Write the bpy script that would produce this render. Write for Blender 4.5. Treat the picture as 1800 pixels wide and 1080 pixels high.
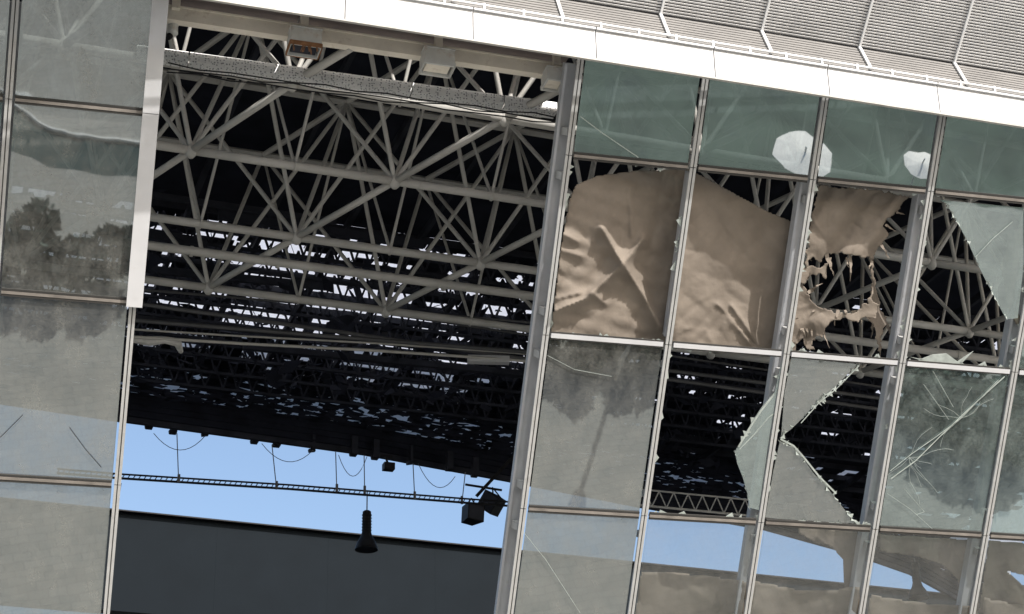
import bpy, bmesh, math, random
from mathutils import Vector, Matrix, noise
random.seed(7)
V = Vector
scene = bpy.context.scene
for o in list(bpy.data.objects):
    bpy.data.objects.remove(o)
COL = scene.collection
rad = math.radians

# ------------------------------------------------------------------ camera
PITCH, ROLL, FPX = rad(25.0), -0.0206803, 3324.0          # focal length in pixels of an 1800 px wide frame
CAM = V((0, 0, 1.6))
fw = V((0, math.cos(PITCH), math.sin(PITCH)))
r0 = V((1, 0, 0)); u0 = r0.cross(fw)
cr = math.cos(ROLL) * r0 + math.sin(ROLL) * u0
cu = -math.sin(ROLL) * r0 + math.cos(ROLL) * u0
cd = bpy.data.cameras.new('camera'); cam = bpy.data.objects.new('camera', cd); COL.objects.link(cam)
cam.matrix_world = Matrix(((cr.x, cu.x, -fw.x, CAM.x), (cr.y, cu.y, -fw.y, CAM.y), (cr.z, cu.z, -fw.z, CAM.z), (0, 0, 0, 1)))
cd.sensor_width = 36; cd.lens = 36 * FPX / 1800; cd.clip_end = 6000; cd.clip_start = 0.1
scene.camera = cam
scene.render.resolution_x, scene.render.resolution_y = 1024, 614

# ------------------------------------------------------------------ sky, sun, exposure
SUN_EL, SUN_H = rad(35), V((0.56, -0.83, 0)).normalized()   # towards the sun
sdir = V((SUN_H.x * math.cos(SUN_EL), SUN_H.y * math.cos(SUN_EL), math.sin(SUN_EL)))
w = bpy.data.worlds.new('World'); scene.world = w; w.use_nodes = True
nt = w.node_tree
sky = nt.nodes.new('ShaderNodeTexSky'); sky.sky_type = 'NISHITA'; sky.sun_disc = False
sky.sun_elevation = SUN_EL; sky.sun_rotation = math.atan2(SUN_H.x, SUN_H.y)
sky.air_density = 1.0; sky.dust_density = 2.8; sky.ozone_density = 1.0
bg = nt.nodes['Background']; bg.inputs[1].default_value = 0.15
nt.links.new(sky.outputs[0], bg.inputs[0])
sl = bpy.data.lights.new('sun', 'SUN'); sl.energy = 4.1; sl.angle = rad(0.53); sl.color = (1, 0.97, 0.93)
so = bpy.data.objects.new('sun', sl); COL.objects.link(so)
so.rotation_euler = (-sdir).to_track_quat('-Z', 'Y').to_euler(); so.location = (20, -30, 40)
scene.view_settings.view_transform = 'Standard'; scene.view_settings.look = 'None'
scene.view_settings.exposure = 0.5; scene.view_settings.gamma = 1
scene.render.engine = 'CYCLES'
scene.cycles.max_bounces = 7; scene.cycles.diffuse_bounces = 3; scene.cycles.glossy_bounces = 3; scene.cycles.transparent_max_bounces = 16

# ------------------------------------------------------------------ measuring helpers (real planes of the place)
def ray(x, y):
    return (fw + cr * ((x - 900) / FPX) + cu * ((540 - y) / FPX)).normalized()
def hz(x, y, z):                                     # the spot on the level plane z
    d = ray(x, y); return CAM + d * ((z - CAM.z) / d.z)
YAW, LEAN = 0.23861139, 0.63722379
FA = V((math.cos(YAW), math.sin(YAW), 0)); FH = V((-math.sin(YAW), math.cos(YAW), 0))
FB = V((0, 0, 1)) * math.cos(LEAN) - FH * math.sin(LEAN)
FN = FA.cross(FB)                                    # outward normal of the leaning glass wall
FO = CAM + fw * 30
def fuv(x, y, off=0.0):                              # u, v on the glass wall plane (off = metres inside)
    d = ray(x, y); P = CAM + d * (((FO - CAM).dot(FN) - off) / d.dot(FN)) - FO
    return P.dot(FA), P.dot(FB)
def F(u, v, off=0.0):
    return FO + FA * u + FB * v - FN * off
def fac(x, y, off=0.0):
    return F(*fuv(x, y, off), off)
def refl(x, y, z=0.0):                               # where a ray mirrored in the glass wall meets height z
    P = fac(x, y); d = ray(x, y); r = d - FN * (2 * d.dot(FN)); return P + r * ((z - P.z) / r.z)
TD = V((math.cos(rad(20)), math.sin(rad(20)), 0)); ND = V((-math.sin(rad(20)), math.cos(rad(20)), 0))
def RF(al, pe, z):                                   # roof coordinates: along the stand, into the stadium, height
    return TD * al + ND * pe + V((0, 0, z))
def rfc(P):
    return P.dot(TD), P.dot(ND)

# ------------------------------------------------------------------ mesh helpers
class MB:
    def __init__(s): s.v = []; s.f = []; s.m = []
    def add(s, vs, fs, mi=0):
        b = len(s.v); s.v += [V(p) for p in vs]; s.f += [[b + i for i in f] for f in fs]; s.m += [mi] * len(fs)
    def bar(s, p, q, wd, ht, up=V((0, 0, 1)), mi=0):     # box along p-q
        p, q = V(p), V(q); d = (q - p).normalized(); x = d.cross(up).normalized(); y = x.cross(d)
        x = x * wd / 2; y = y * ht / 2
        vs = [p - x - y, p + x - y, p + x + y, p - x + y, q - x - y, q + x - y, q + x + y, q - x + y]
        s.add(vs, [(3, 2, 1, 0), (4, 5, 6, 7), (0, 1, 5, 4), (1, 2, 6, 5), (2, 3, 7, 6), (3, 0, 4, 7)], mi)
    def tube(s, pts, r, n=8, mi=0, cap=True):
        pts = [V(p) for p in pts]; rs = r if isinstance(r, (list, tuple)) else [r] * len(pts); b = len(s.v)
        for i, p in enumerate(pts):
            d = (pts[min(i + 1, len(pts) - 1)] - pts[max(i - 1, 0)]).normalized()
            h = V((0, 0, 1)) if abs(d.z) < .9 else V((1, 0, 0)); x = d.cross(h).normalized(); y = x.cross(d)
            for k in range(n):
                a = 2 * math.pi * k / n; s.v.append(p + (x * math.cos(a) + y * math.sin(a)) * rs[i])
        for i in range(len(pts) - 1):
            for k in range(n):
                s.f.append([b + i * n + k, b + i * n + (k + 1) % n, b + (i + 1) * n + (k + 1) % n, b + (i + 1) * n + k]); s.m.append(mi)
        if cap:
            s.f.append([b + k for k in range(n)][::-1]); s.f.append([b + (len(pts) - 1) * n + k for k in range(n)]); s.m += [mi, mi]
    def slab(s, poly, nrm, th, mi=0, me=None, mb=None):  # polygon extruded by th against nrm; front faces nrm
        n = len(poly); poly = [V(p) for p in poly]
        a = sum(((poly[i]).cross(poly[(i + 1) % n]) for i in range(n)), V((0, 0, 0)))
        if a.dot(nrm) < 0: poly = poly[::-1]
        b = len(s.v); s.v += poly + [p - nrm * th for p in poly]
        s.f.append([b + i for i in range(n)]); s.m.append(mi)
        s.f.append([b + n + i for i in range(n)][::-1]); s.m.append(mi if mb is None else mb)
        for i in range(n):
            j = (i + 1) % n; s.f.append([b + j, b + i, b + n + i, b + n + j]); s.m.append(mi if me is None else me)
    def build(s, name, mats, parent=None, smooth=False):
        off = None; pp = parent
        while pp is not None and off is None:
            off = pp['_o'] if '_o' in pp.keys() else None; pp = pp.parent
        base = V(off) if off is not None else V((0, 0, 0))
        me = bpy.data.meshes.new(name); me.from_pydata([tuple(p - base) for p in s.v], [], s.f)
        if not isinstance(mats, (list, tuple)): mats = [mats]
        for m in mats: me.materials.append(m)
        me.polygons.foreach_set('material_index', s.m)
        if smooth: me.polygons.foreach_set('use_smooth', [True] * len(s.f))
        me.update(); o = bpy.data.objects.new(name, me); COL.objects.link(o)
        if parent: o.parent = parent
        return o
def tag(o, label=None, cat=None, group=None, kind=None):
    if label: o['label'] = label
    if cat: o['category'] = cat
    if group: o['group'] = group
    if kind: o['kind'] = kind
    return o
ROOTS = []
def thing(name, loc, label, cat, group=None):
    o = bpy.data.objects.new(name, None); COL.objects.link(o); o.location = loc; o.empty_display_size = .2
    o['_o'] = list(loc); ROOTS.append(o)
    return tag(o, label, cat, group)

# ------------------------------------------------------------------ materials
def nmat(name):
    m = bpy.data.materials.new(name); m.use_nodes = True; t = m.node_tree
    return m, t, t.nodes['Principled BSDF'], t.nodes['Material Output']
def paint(name, col, rough=.6, metal=0, var=.18, scale=3, spots=None, sp_amt=.4, sp_scale=6, bump=.0, stretch=(1, 1, 1)):
    m, t, b, out = nmat(name); N = t.nodes; L = t.links
    tc = N.new('ShaderNodeTexCoord'); mp = N.new('ShaderNodeMapping'); mp.inputs['Scale'].default_value = stretch
    L.new(tc.outputs['Object'], mp.inputs[0])
    n = N.new('ShaderNodeTexNoise'); n.inputs['Scale'].default_value = scale; n.inputs['Detail'].default_value = 7; L.new(mp.outputs[0], n.inputs[0])
    rp = N.new('ShaderNodeValToRGB'); L.new(n.outputs[0], rp.inputs[0])
    rp.color_ramp.elements[0].position = .3; rp.color_ramp.elements[1].position = .75
    rp.color_ramp.elements[0].color = (*[c * (1 - var) for c in col], 1); rp.color_ramp.elements[1].color = (*[min(1, c * (1 + var * .6)) for c in col], 1)
    last = rp.outputs[0]
    if spots:
        n2 = N.new('ShaderNodeTexNoise'); n2.inputs['Scale'].default_value = sp_scale; n2.inputs['Detail'].default_value = 9; n2.inputs['Roughness'].default_value = .7
        L.new(mp.outputs[0], n2.inputs[0])
        r2 = N.new('ShaderNodeValToRGB'); L.new(n2.outputs[0], r2.inputs[0])
        r2.color_ramp.elements[0].position = .55; r2.color_ramp.elements[1].position = .72
        r2.color_ramp.elements[1].color = (sp_amt, sp_amt, sp_amt, 1)
        mx = N.new('ShaderNodeMixRGB'); L.new(r2.outputs[0], mx.inputs[0]); L.new(last, mx.inputs[1]); mx.inputs[2].default_value = (*spots, 1); last = mx.outputs[0]
    L.new(last, b.inputs['Base Color']); b.inputs['Roughness'].default_value = rough; b.inputs['Metallic'].default_value = metal
    if bump:
        bp = N.new('ShaderNodeBump'); bp.inputs['Strength'].default_value = bump; bp.inputs['Distance'].default_value = .02
        L.new(n.outputs[0], bp.inputs['Height']); L.new(bp.outputs[0], b.inputs['Normal'])
    return m
M = {}
M['fascia'] = paint('white fascia paint', (.54, .54, .54), .5, var=.14, scale=1.5, spots=(.36, .34, .32), sp_amt=.55, sp_scale=2.2, stretch=(1, 1, .4))
M['fascia_grey'] = paint('weathered fascia paint', (.46, .45, .45), .5, var=.10, scale=2, spots=(.45, .43, .42), sp_amt=.35, sp_scale=3)
M['alu'] = paint('mill aluminium', (.42, .42, .41), .5, var=.12, scale=5, spots=(.25, .23, .21), sp_amt=.5, sp_scale=9)
M['alu_light'] = paint('bright aluminium trim', (.58, .58, .59), .45, var=.10, scale=2, spots=(.5, .49, .48), sp_amt=.4, sp_scale=5)
M['transom'] = paint('weathered transom', (.24, .215, .19), .6, var=.35, scale=4)
M['gasket'] = paint('dark gasket rubber', (.035, .033, .03), .8)
M['steel'] = paint('grey painted steel', (.46, .445, .41), .6, var=.15, scale=2, spots=(.22, .17, .12), sp_amt=.35, sp_scale=5)
M['column'] = paint('pale grey column paint', (.42, .43, .45), .5, var=.12, scale=2.5, spots=(.3, .28, .25), sp_amt=.4, sp_scale=6)
M['beam'] = paint('off white beam paint', (.80, .74, .63), .6, var=.14, scale=3, spots=(.33, .24, .17), sp_amt=.5, sp_scale=6)
M['soffit'] = paint('soffit sheet', (.24, .20, .19), .7, var=.15, scale=2, spots=(.3, .24, .2), sp_amt=.5, sp_scale=4)
M['rust'] = paint('rusty edge', (.27, .13, .06), .9, var=.45, scale=12, spots=(.12, .06, .03), sp_amt=.8, sp_scale=14)
M['housing'] = paint('white housing paint', (.60, .60, .57), .5, var=.12, scale=5, spots=(.35, .2, .1), sp_amt=.5, sp_scale=7)
M['deck'] = paint('dark roof deck', (.020, .022, .032), .9, var=.4, scale=1.5)  # blue tint of the deep interior shadow is put into this colour
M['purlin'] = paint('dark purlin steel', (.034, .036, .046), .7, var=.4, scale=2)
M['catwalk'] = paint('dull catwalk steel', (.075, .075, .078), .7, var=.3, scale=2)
M['darkgear'] = paint('black equipment', (.018, .018, .02), .5, var=.3, scale=4)
M['wall_dark'] = paint('shade dark cladding', (.0075, .011, .0145), .8, var=.12, scale=.6, spots=(.006, .009, .012), sp_amt=.6, sp_scale=.8)  # shade on the far wall is put into this near-black colour
M['wire'] = paint('thin cable', (.12, .12, .13), .6)
M['scrap'] = paint('torn pale lining', (.62, .60, .56), .8, var=.3, scale=5)
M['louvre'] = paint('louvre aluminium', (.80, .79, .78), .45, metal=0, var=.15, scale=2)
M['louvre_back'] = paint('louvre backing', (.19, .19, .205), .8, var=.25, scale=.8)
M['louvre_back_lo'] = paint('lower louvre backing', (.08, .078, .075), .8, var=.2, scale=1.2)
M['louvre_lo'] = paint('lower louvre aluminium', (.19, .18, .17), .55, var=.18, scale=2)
M['rib'] = paint('white rib', (.80, .80, .80), .4, var=.05)

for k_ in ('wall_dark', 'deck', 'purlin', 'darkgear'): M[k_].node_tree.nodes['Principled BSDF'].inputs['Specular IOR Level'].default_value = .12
def mat_cloth():
    m, t, b, out = nmat('brown blackout fabric'); N = t.nodes; L = t.links
    tc = N.new('ShaderNodeTexCoord')
    n = N.new('ShaderNodeTexNoise'); n.inputs['Scale'].default_value = 1.6; n.inputs['Detail'].default_value = 8; L.new(tc.outputs['Object'], n.inputs[0])
    rp = N.new('ShaderNodeValToRGB'); L.new(n.outputs[0], rp.inputs[0])
    rp.color_ramp.elements[0].position = .3; rp.color_ramp.elements[0].color = (.165, .137, .110, 1)
    rp.color_ramp.elements[1].position = .75; rp.color_ramp.elements[1].color = (.232, .195, .158, 1)
    L.new(rp.outputs[0], b.inputs['Base Color']); b.inputs['Roughness'].default_value = .85
    n2 = N.new('ShaderNodeTexNoise'); n2.inputs['Scale'].default_value = 7; n2.inputs['Detail'].default_value = 12; n2.inputs['Roughness'].default_value = .68; L.new(tc.outputs['Object'], n2.inputs[0])
    bp = N.new('ShaderNodeBump'); bp.inputs['Strength'].default_value = .4; bp.inputs['Distance'].default_value = .025
    L.new(n2.outputs[0], bp.inputs['Height']); L.new(bp.outputs[0], b.inputs['Normal'])
    return m
M['cloth'] = mat_cloth()

def mat_glass(name, tint, refl_amt, dust, dcol, gcol=(.84, .87, .84), rough_=.012):
    m = bpy.data.materials.new(name); m.use_nodes = True; t = m.node_tree; N = t.nodes; L = t.links
    N.remove(N['Principled BSDF']); out = N['Material Output']
    tc = N.new('ShaderNodeTexCoord')
    tr = N.new('ShaderNodeBsdfTransparent'); tr.inputs[0].default_value = (*tint, 1)
    gl = N.new('ShaderNodeBsdfGlossy'); gl.inputs['Color'].default_value = (*gcol, 1); gl.inputs['Roughness'].default_value = rough_
    wn = N.new('ShaderNodeTexNoise'); wn.inputs['Scale'].default_value = .9; wn.inputs['Detail'].default_value = 2; L.new(tc.outputs['Object'], wn.inputs[0])
    bp = N.new('ShaderNodeBump'); bp.inputs['Strength'].default_value = .05; bp.inputs['Distance'].default_value = .05; L.new(wn.outputs[0], bp.inputs['Height']); L.new(bp.outputs[0], gl.inputs['Normal'])
    m1 = N.new('ShaderNodeMixShader'); m1.inputs[0].default_value = refl_amt; L.new(tr.outputs[0], m1.inputs[1]); L.new(gl.outputs[0], m1.inputs[2])
    df = N.new('ShaderNodeBsdfDiffuse'); df.inputs[0].default_value = (*dcol, 1)
    mp = N.new('ShaderNodeMapping'); mp.inputs['Scale'].default_value = (1.6, 1.6, .45); L.new(tc.outputs['Object'], mp.inputs[0])
    n = N.new('ShaderNodeTexNoise'); n.inputs['Scale'].default_value = 1.3; n.inputs['Detail'].default_value = 10; n.inputs['Roughness'].default_value = .72; L.new(mp.outputs[0], n.inputs[0])
    rp = N.new('ShaderNodeValToRGB'); L.new(n.outputs[0], rp.inputs[0])
    rp.color_ramp.elements[0].position = .34; rp.color_ramp.elements[0].color = (dust * .3,) * 3 + (1,)
    rp.color_ramp.elements[1].position = .70; rp.color_ramp.elements[1].color = (min(1, dust * 1.75),) * 3 + (1,)
    n3 = N.new('ShaderNodeTexNoise'); n3.inputs['Scale'].default_value = 26; n3.inputs['Detail'].default_value = 5; L.new(tc.outputs['Object'], n3.inputs[0])
    mr = N.new('ShaderNodeMapRange'); mr.inputs[1].default_value = .35; mr.inputs[2].default_value = .68; mr.inputs[3].default_value = .82; mr.inputs[4].default_value = 1.18; L.new(n3.outputs[0], mr.inputs[0])
    ml = N.new('ShaderNodeMath'); ml.operation = 'MULTIPLY'; ml.use_clamp = True; L.new(rp.outputs[0], ml.inputs[0]); L.new(mr.outputs[0], ml.inputs[1])
    m2 = N.new('ShaderNodeMixShader'); L.new(ml.outputs[0], m2.inputs[0]); L.new(m1.outputs[0], m2.inputs[1]); L.new(df.outputs[0], m2.inputs[2])
    L.new(m2.outputs[0], out.inputs[0])
    return m
M['glass_dusty'] = mat_glass('dusty reflective glass', (.30, .33, .33), .46, .30, (.26, .26, .24), (.80, .87, .87), .02)
M['glass_teal'] = mat_glass('tinted reflective glass', (.17, .21, .22), .58, .16, (.26, .33, .33), (.78, .87, .87))
M['glass_clear'] = mat_glass('clear tinted glass', (.80, .82, .84), .14, .08, (.40, .38, .36))
M['glass_green'] = mat_glass('green broken glass', (.34, .44, .42), .48, .20, (.36, .42, .40), (.78, .89, .88), .022)
def mat_back():
    m = bpy.data.materials.new('inner glass face'); m.use_nodes = True; t = m.node_tree; N = t.nodes; L = t.links
    N.remove(N['Principled BSDF']); tr = N.new('ShaderNodeBsdfTransparent'); tr.inputs[0].default_value = (.95, .97, .96, 1)
    L.new(tr.outputs[0], N['Material Output'].inputs[0]); return m
M['glass_in'] = mat_back()
M['glass_edge'] = paint('glass edge', (.40, .44, .41), .4, var=.3, scale=8)
def mat_skin():
    m = bpy.data.materials.new('translucent roof sheet'); m.use_nodes = True; t = m.node_tree; N = t.nodes; L = t.links
    N.remove(N['Principled BSDF'])
    a = N.new('ShaderNodeBsdfTranslucent'); a.inputs[0].default_value = (.80, .81, .84, 1)
    d = N.new('ShaderNodeBsdfDiffuse'); d.inputs[0].default_value = (.8, .8, .8, 1)
    mx = N.new('ShaderNodeMixShader'); mx.inputs[0].default_value = .25; L.new(a.outputs[0], mx.inputs[1]); L.new(d.outputs[0], mx.inputs[2])
    L.new(mx.outputs[0], N['Material Output'].inputs[0]); return m
M['skin'] = mat_skin()
def mat_tray():
    m = paint('perforated galvanised steel', (.80, .80, .78), .5, metal=.2, var=.12, scale=4)
    t = m.node_tree; N = t.nodes; L = t.links; b = N['Principled BSDF']
    tc = N.new('ShaderNodeTexCoord'); vo = N.new('ShaderNodeTexVoronoi'); vo.inputs['Scale'].default_value = 22; vo.inputs['Randomness'].default_value = .55
    L.new(tc.outputs['Object'], vo.inputs[0])
    lt = N.new('ShaderNodeMath'); lt.operation = 'LESS_THAN'; lt.inputs[1].default_value = .32; L.new(vo.outputs[0], lt.inputs[0])
    mx = N.new('ShaderNodeMixRGB'); src = b.inputs['Base Color'].links[0].from_socket
    L.new(lt.outputs[0], mx.inputs[0]); L.new(src, mx.inputs[1]); mx.inputs[2].default_value = (.27, .27, .28, 1); L.new(mx.outputs[0], b.inputs['Base Color'])
    return m
M['tray'] = mat_tray()
def mat_pave():
    m, t, b, out = nmat('pale paving'); N = t.nodes; L = t.links
    tc = N.new('ShaderNodeTexCoord'); br = N.new('ShaderNodeTexBrick'); br.inputs['Scale'].default_value = 1.2
    br.inputs['Color1'].default_value = (.27, .265, .24, 1); br.inputs['Color2'].default_value = (.32, .31, .28, 1); br.inputs['Mortar'].default_value = (.20, .195, .18, 1); br.inputs['Mortar Size'].default_value = .012
    L.new(tc.outputs['Object'], br.inputs[0])
    n = N.new('ShaderNodeTexNoise'); n.inputs['Scale'].default_value = .5; n.inputs['Detail'].default_value = 9; L.new(tc.outputs['Object'], n.inputs[0])
    mx = N.new('ShaderNodeMixRGB'); mx.blend_type = 'MULTIPLY'; mx.inputs[0].default_value = .5; L.new(br.outputs[0], mx.inputs[1]); L.new(n.outputs[0], mx.inputs[2])
    mx2 = N.new('ShaderNodeMixRGB'); mx2.blend_type = 'ADD'; mx2.inputs[0].default_value = 1; L.new(mx.outputs[0], mx2.inputs[1]); mx2.inputs[2].default_value = (.075, .075, .07, 1)
    L.new(mx2.outputs[0], b.inputs['Base Color']); b.inputs['Roughness'].default_value = .9
    return m
M['pave'] = mat_pave()
M['asphalt'] = paint('dark teal track', (.022, .050, .050), .9, var=.25, scale=2)
M['kerb'] = paint('pale kerb stone', (.62, .61, .58), .8, var=.1)
M['lawn'] = paint('lawn', (.070, .095, .072), .9, var=.45, scale=.55, spots=(.030, .042, .045), sp_amt=.8, sp_scale=.35)
M['leaf'] = paint('tree leaves', (.040, .075, .055), .6, var=.5, scale=1.2)
M['bark'] = paint('bark', (.10, .075, .055), .9, var=.4, scale=8)
M['parasol'] = paint('white parasol canvas', (.90, .83, .77), .8, var=.05)
M['concrete'] = paint('base wall concrete', (.34, .33, .31), .85, var=.15, scale=.8)

# ------------------------------------------------------------------ the setting
g = MB(); g.add([(-2500, -2500, 0), (2500, -2500, 0), (2500, 2500, 0), (-2500, 2500, 0)], [(0, 1, 2, 3)])
tag(g.build('ground', M['pave']), 'pale grey paved forecourt below the glass wall', None, kind='structure')
lw = MB(); q = [refl(x, y) for x, y in ((985, -60), (1000, 150), (1010, 292), (1215, 306), (1500, 340), (1800, 366), (2100, 390), (2300, 100), (1700, -80))]
lw.add([p + V((0, 0, .006)) for p in q], [list(range(len(q)))])
tag(lw.build('lawn', M['lawn']), 'unseen dark green lawn added for the top panes to mirror', kind='structure')  # laid out of view so the top panes reflect an even dark green
# curved dark path with pale kerbs that the left panes mirror
ctr = [refl(x, y) for x, y in ((-60, 170), (0, 200), (40, 232), (100, 256), (170, 268), (250, 275), (330, 276))]
pm = MB(); km = MB()
for i in range(len(ctr) - 1):
    for side, mb_, w0, w1, z0, z1 in ((0, pm, -.62, .62, .004, .004), (1, km, -.70, -.62, .0, .1)):
        d0 = (ctr[min(i + 1, len(ctr) - 1)] - ctr[max(i - 1, 0)]).normalized(); d1 = (ctr[min(i + 2, len(ctr) - 1)] - ctr[i]).normalized()
        n0 = V((-d0.y, d0.x, 0)); n1 = V((-d1.y, d1.x, 0)); z = V((0, 0, z1))
        q = [ctr[i] + n0 * w0 + z, ctr[i + 1] + n1 * w0 + z, ctr[i + 1] + n1 * w1 + z, ctr[i] + n0 * w1 + z]
        if side: mb_.slab(q, V((0, 0, 1)), .1)
        else: mb_.add(q, [(0, 1, 2, 3)])
tag(pm.build('path', M['asphalt']), 'dark curved path in the forecourt', kind='structure')
tag(km.build('kerb', M['kerb']), 'pale kerbs along the curved path', kind='structure')

# ------------------------------------------------------------------ glass wall
US = [-9.96, -7.92, -5.88, .60, 2.65, 4.68, 6.73, 8.77, 10.82]
VR = [2.494, -.406, -3.306, -6.206, -9.10]
# fascia line (level, its own yaw) from two measured points
ZF = 17.10
fa0, fa1 = hz(390, 0, ZF), hz(1800, 221, ZF)
FD = (fa1 - fa0).normalized(); FIN = V((-FD.y, FD.x, 0))     # along / inward
def fline(s, inn=0, up=0):
    return fa0 + FD * s + FIN * inn + V((0, 0, up))
def vtop(u):                                                 # v where the wall tucks behind the fascia
    lo, hi = 2, 6
    for _ in range(40):
        m_ = (lo + hi) / 2; P = F(u, m_); d = (P - CAM)
        Q = CAM + d * ((ZF + .12 - CAM.z) / d.z)
        # height of the wall point against the fascia plane
        s = (P - fa0).dot(FIN)
        if P.z < ZF + .50 and s > .08: lo = m_
        else: hi = m_
    return lo
wallR = thing('curtain_wall', F(5, -9.1), 'leaning glass curtain wall with broken panes right of the big opening', 'glass wall')
wallL = thing('curtain_wall', F(-7.9, -9.1), 'dusty intact glass curtain wall left of the big opening', 'glass wall')

def mullion(u, vb, vt, par, wd=.108):
    m = MB(); up = -FN
    m.bar(F(u, vb, .03), F(u, vt, .03), wd - .06, .10, FN, 1)
    for s in (-1, 1):
        m.bar(F(u + s * (wd / 2 - .024), vb, .0), F(u + s * (wd / 2 - .024), vt, .0), .042, .05, FN, 0)
    return m.build('mullion', [M['alu'], M['gasket']], par)
def transom(u0_, u1_, v, par, bright=False):
    m = MB()
    m.bar(F(u0_, v, .02), F(u1_, v, .02), .045 if not bright else .075, .08, FN, 0)
    for s in (-1, 1):
        m.bar(F(u0_, v + s * .045, .01), F(u1_, v + s * .045, .01), .03, .05, FN, 1)
    return m.build('transom', [M['alu_light'] if bright else M['transom'], M['gasket']], par)
BREAKS = VR
for i, u in enumerate(US):
    par = wallL if i <= 2 else wallR
    tv = vtop(u) + (.9 if i < 3 else 0)
    segs = [tv] + VR
    for a_, b_ in zip(segs[:-1], segs[1:]):
        if i == 2 and a_ > -.4: continue
        mullion(u, b_ + .006, a_ - .006, par, .108)
cells = [(0, 1), (1, 2), (3, 4), (4, 5), (5, 6), (6, 7), (7, 8)]
for ci, (i, j) in enumerate(cells):
    par = wallL if i < 2 else wallR
    for r, v in enumerate(VR):
        transom(US[i] + .09, US[j] - .09, v, par, bright=(r == 1 and i >= 3))
def pane_mesh(poly_uv, mat, par, name='glass_pane', tilt=None, off=.02, label=None):
    m = MB()
    if tilt is None: tilt = (random.uniform(-.006, .006), random.uniform(-.004, .004))
    cu_ = sum(p[0] for p in poly_uv) / len(poly_uv); cv_ = sum(p[1] for p in poly_uv) / len(poly_uv)
    P = [F(u, v, off + (u - cu_) * tilt[0] + (v - cv_) * tilt[1]) for u, v in poly_uv]
    nn = (P[1] - P[0]).cross(P[2] - P[0]).normalized()
    if nn.dot(FN) < 0: nn = -nn
    m.slab(P, nn, .012, 0, 2, 1)
    o = m.build(name, [mat, M['glass_in'], M['glass_edge']], par)
    if label: o['label'] = label
    return o
def full(i, j, r):
    u0_, u1_ = US[i] + .085, US[j] - .085
    if r == 0: return [(u0_, VR[0] + .05), (u1_, VR[0] + .05), (u1_, vtop(US[j]) + (.9 if i < 2 else 0)), (u0_, vtop(US[i]) + (.9 if i < 2 else 0))]
    return [(u0_, VR[r] + .05), (u1_, VR[r] + .05), (u1_, VR[r - 1] - .05), (u0_, VR[r - 1] - .05)]
PANES = {}
missing = {(3, 1), (4, 1), (5, 1), (6, 1), (4, 2), (5, 2)}
TILT = {(5, 0): (.004, .003), (6, 0): (.018, .0), (4, 0): (.006, .002)}
for (i, j) in cells:
    for r in range(5):
        if (i, r) in missing: continue
        if i < 2: mt = M['glass_dusty']
        elif r == 0: mt = M['glass_teal']
        elif r >= 3 and i >= 4: mt = M['glass_clear']
        elif i == 6 or i == 7: mt = M['glass_green']
        else: mt = M['glass_dusty']
        PANES[(i, r)] = pane_mesh(full(i, j, r), mt, wallL if i < 2 else wallR, tilt=TILT.get((i, r)))
def pxpoly(pts, off=0.0): return [fuv(x, y, off) for x, y in pts]
# what is left of the broken panes
sh = lambda pts, mt, lab, tilt=(0, 0), off=.02: pane_mesh(pxpoly(pts), mt, wallR, 'broken_pane', tilt, off, lab)
SH = []
SH.append(sh([(1652, 352), (1800, 366), (1800, 470), (1790, 560), (1770, 562), (1745, 515), (1722, 470), (1702, 425), (1680, 385), (1664, 358)], M['glass_green'], 'green remnant of a pane with a long diagonal edge'))
SH.append(sh([(1376, 628), (1362, 690), (1340, 715), (1322, 742), (1308, 770), (1292, 794), (1296, 815), (1306, 840), (1314, 868), (1318, 893), (1334, 897), (1352, 770), (1364, 700), (1372, 660)], M['glass_green'], 'pale green glass sliver curled against the mullion', (.01, .0), .0))
SH.append(sh([(1392, 630), (1512, 641), (1497, 652), (1470, 680), (1440, 705), (1412, 735), (1392, 755), (1374, 768), (1380, 690)], M['glass_dusty'], 'triangular upper remnant of a pane'))
SH.append(sh([(1372, 776), (1392, 786), (1412, 806), (1430, 832), (1458, 862), (1484, 895), (1506, 922), (1360, 912), (1346, 910), (1360, 830)], M['glass_dusty'], 'triangular lower remnant of a pane'))
SH.append(sh([(1600, 628), (1620, 632), (1640, 624), (1665, 622), (1684, 636), (1712, 618), (1690, 641), (1640, 641)], M['glass_edge'], 'jagged scraps of glass on the transom'))
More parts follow.
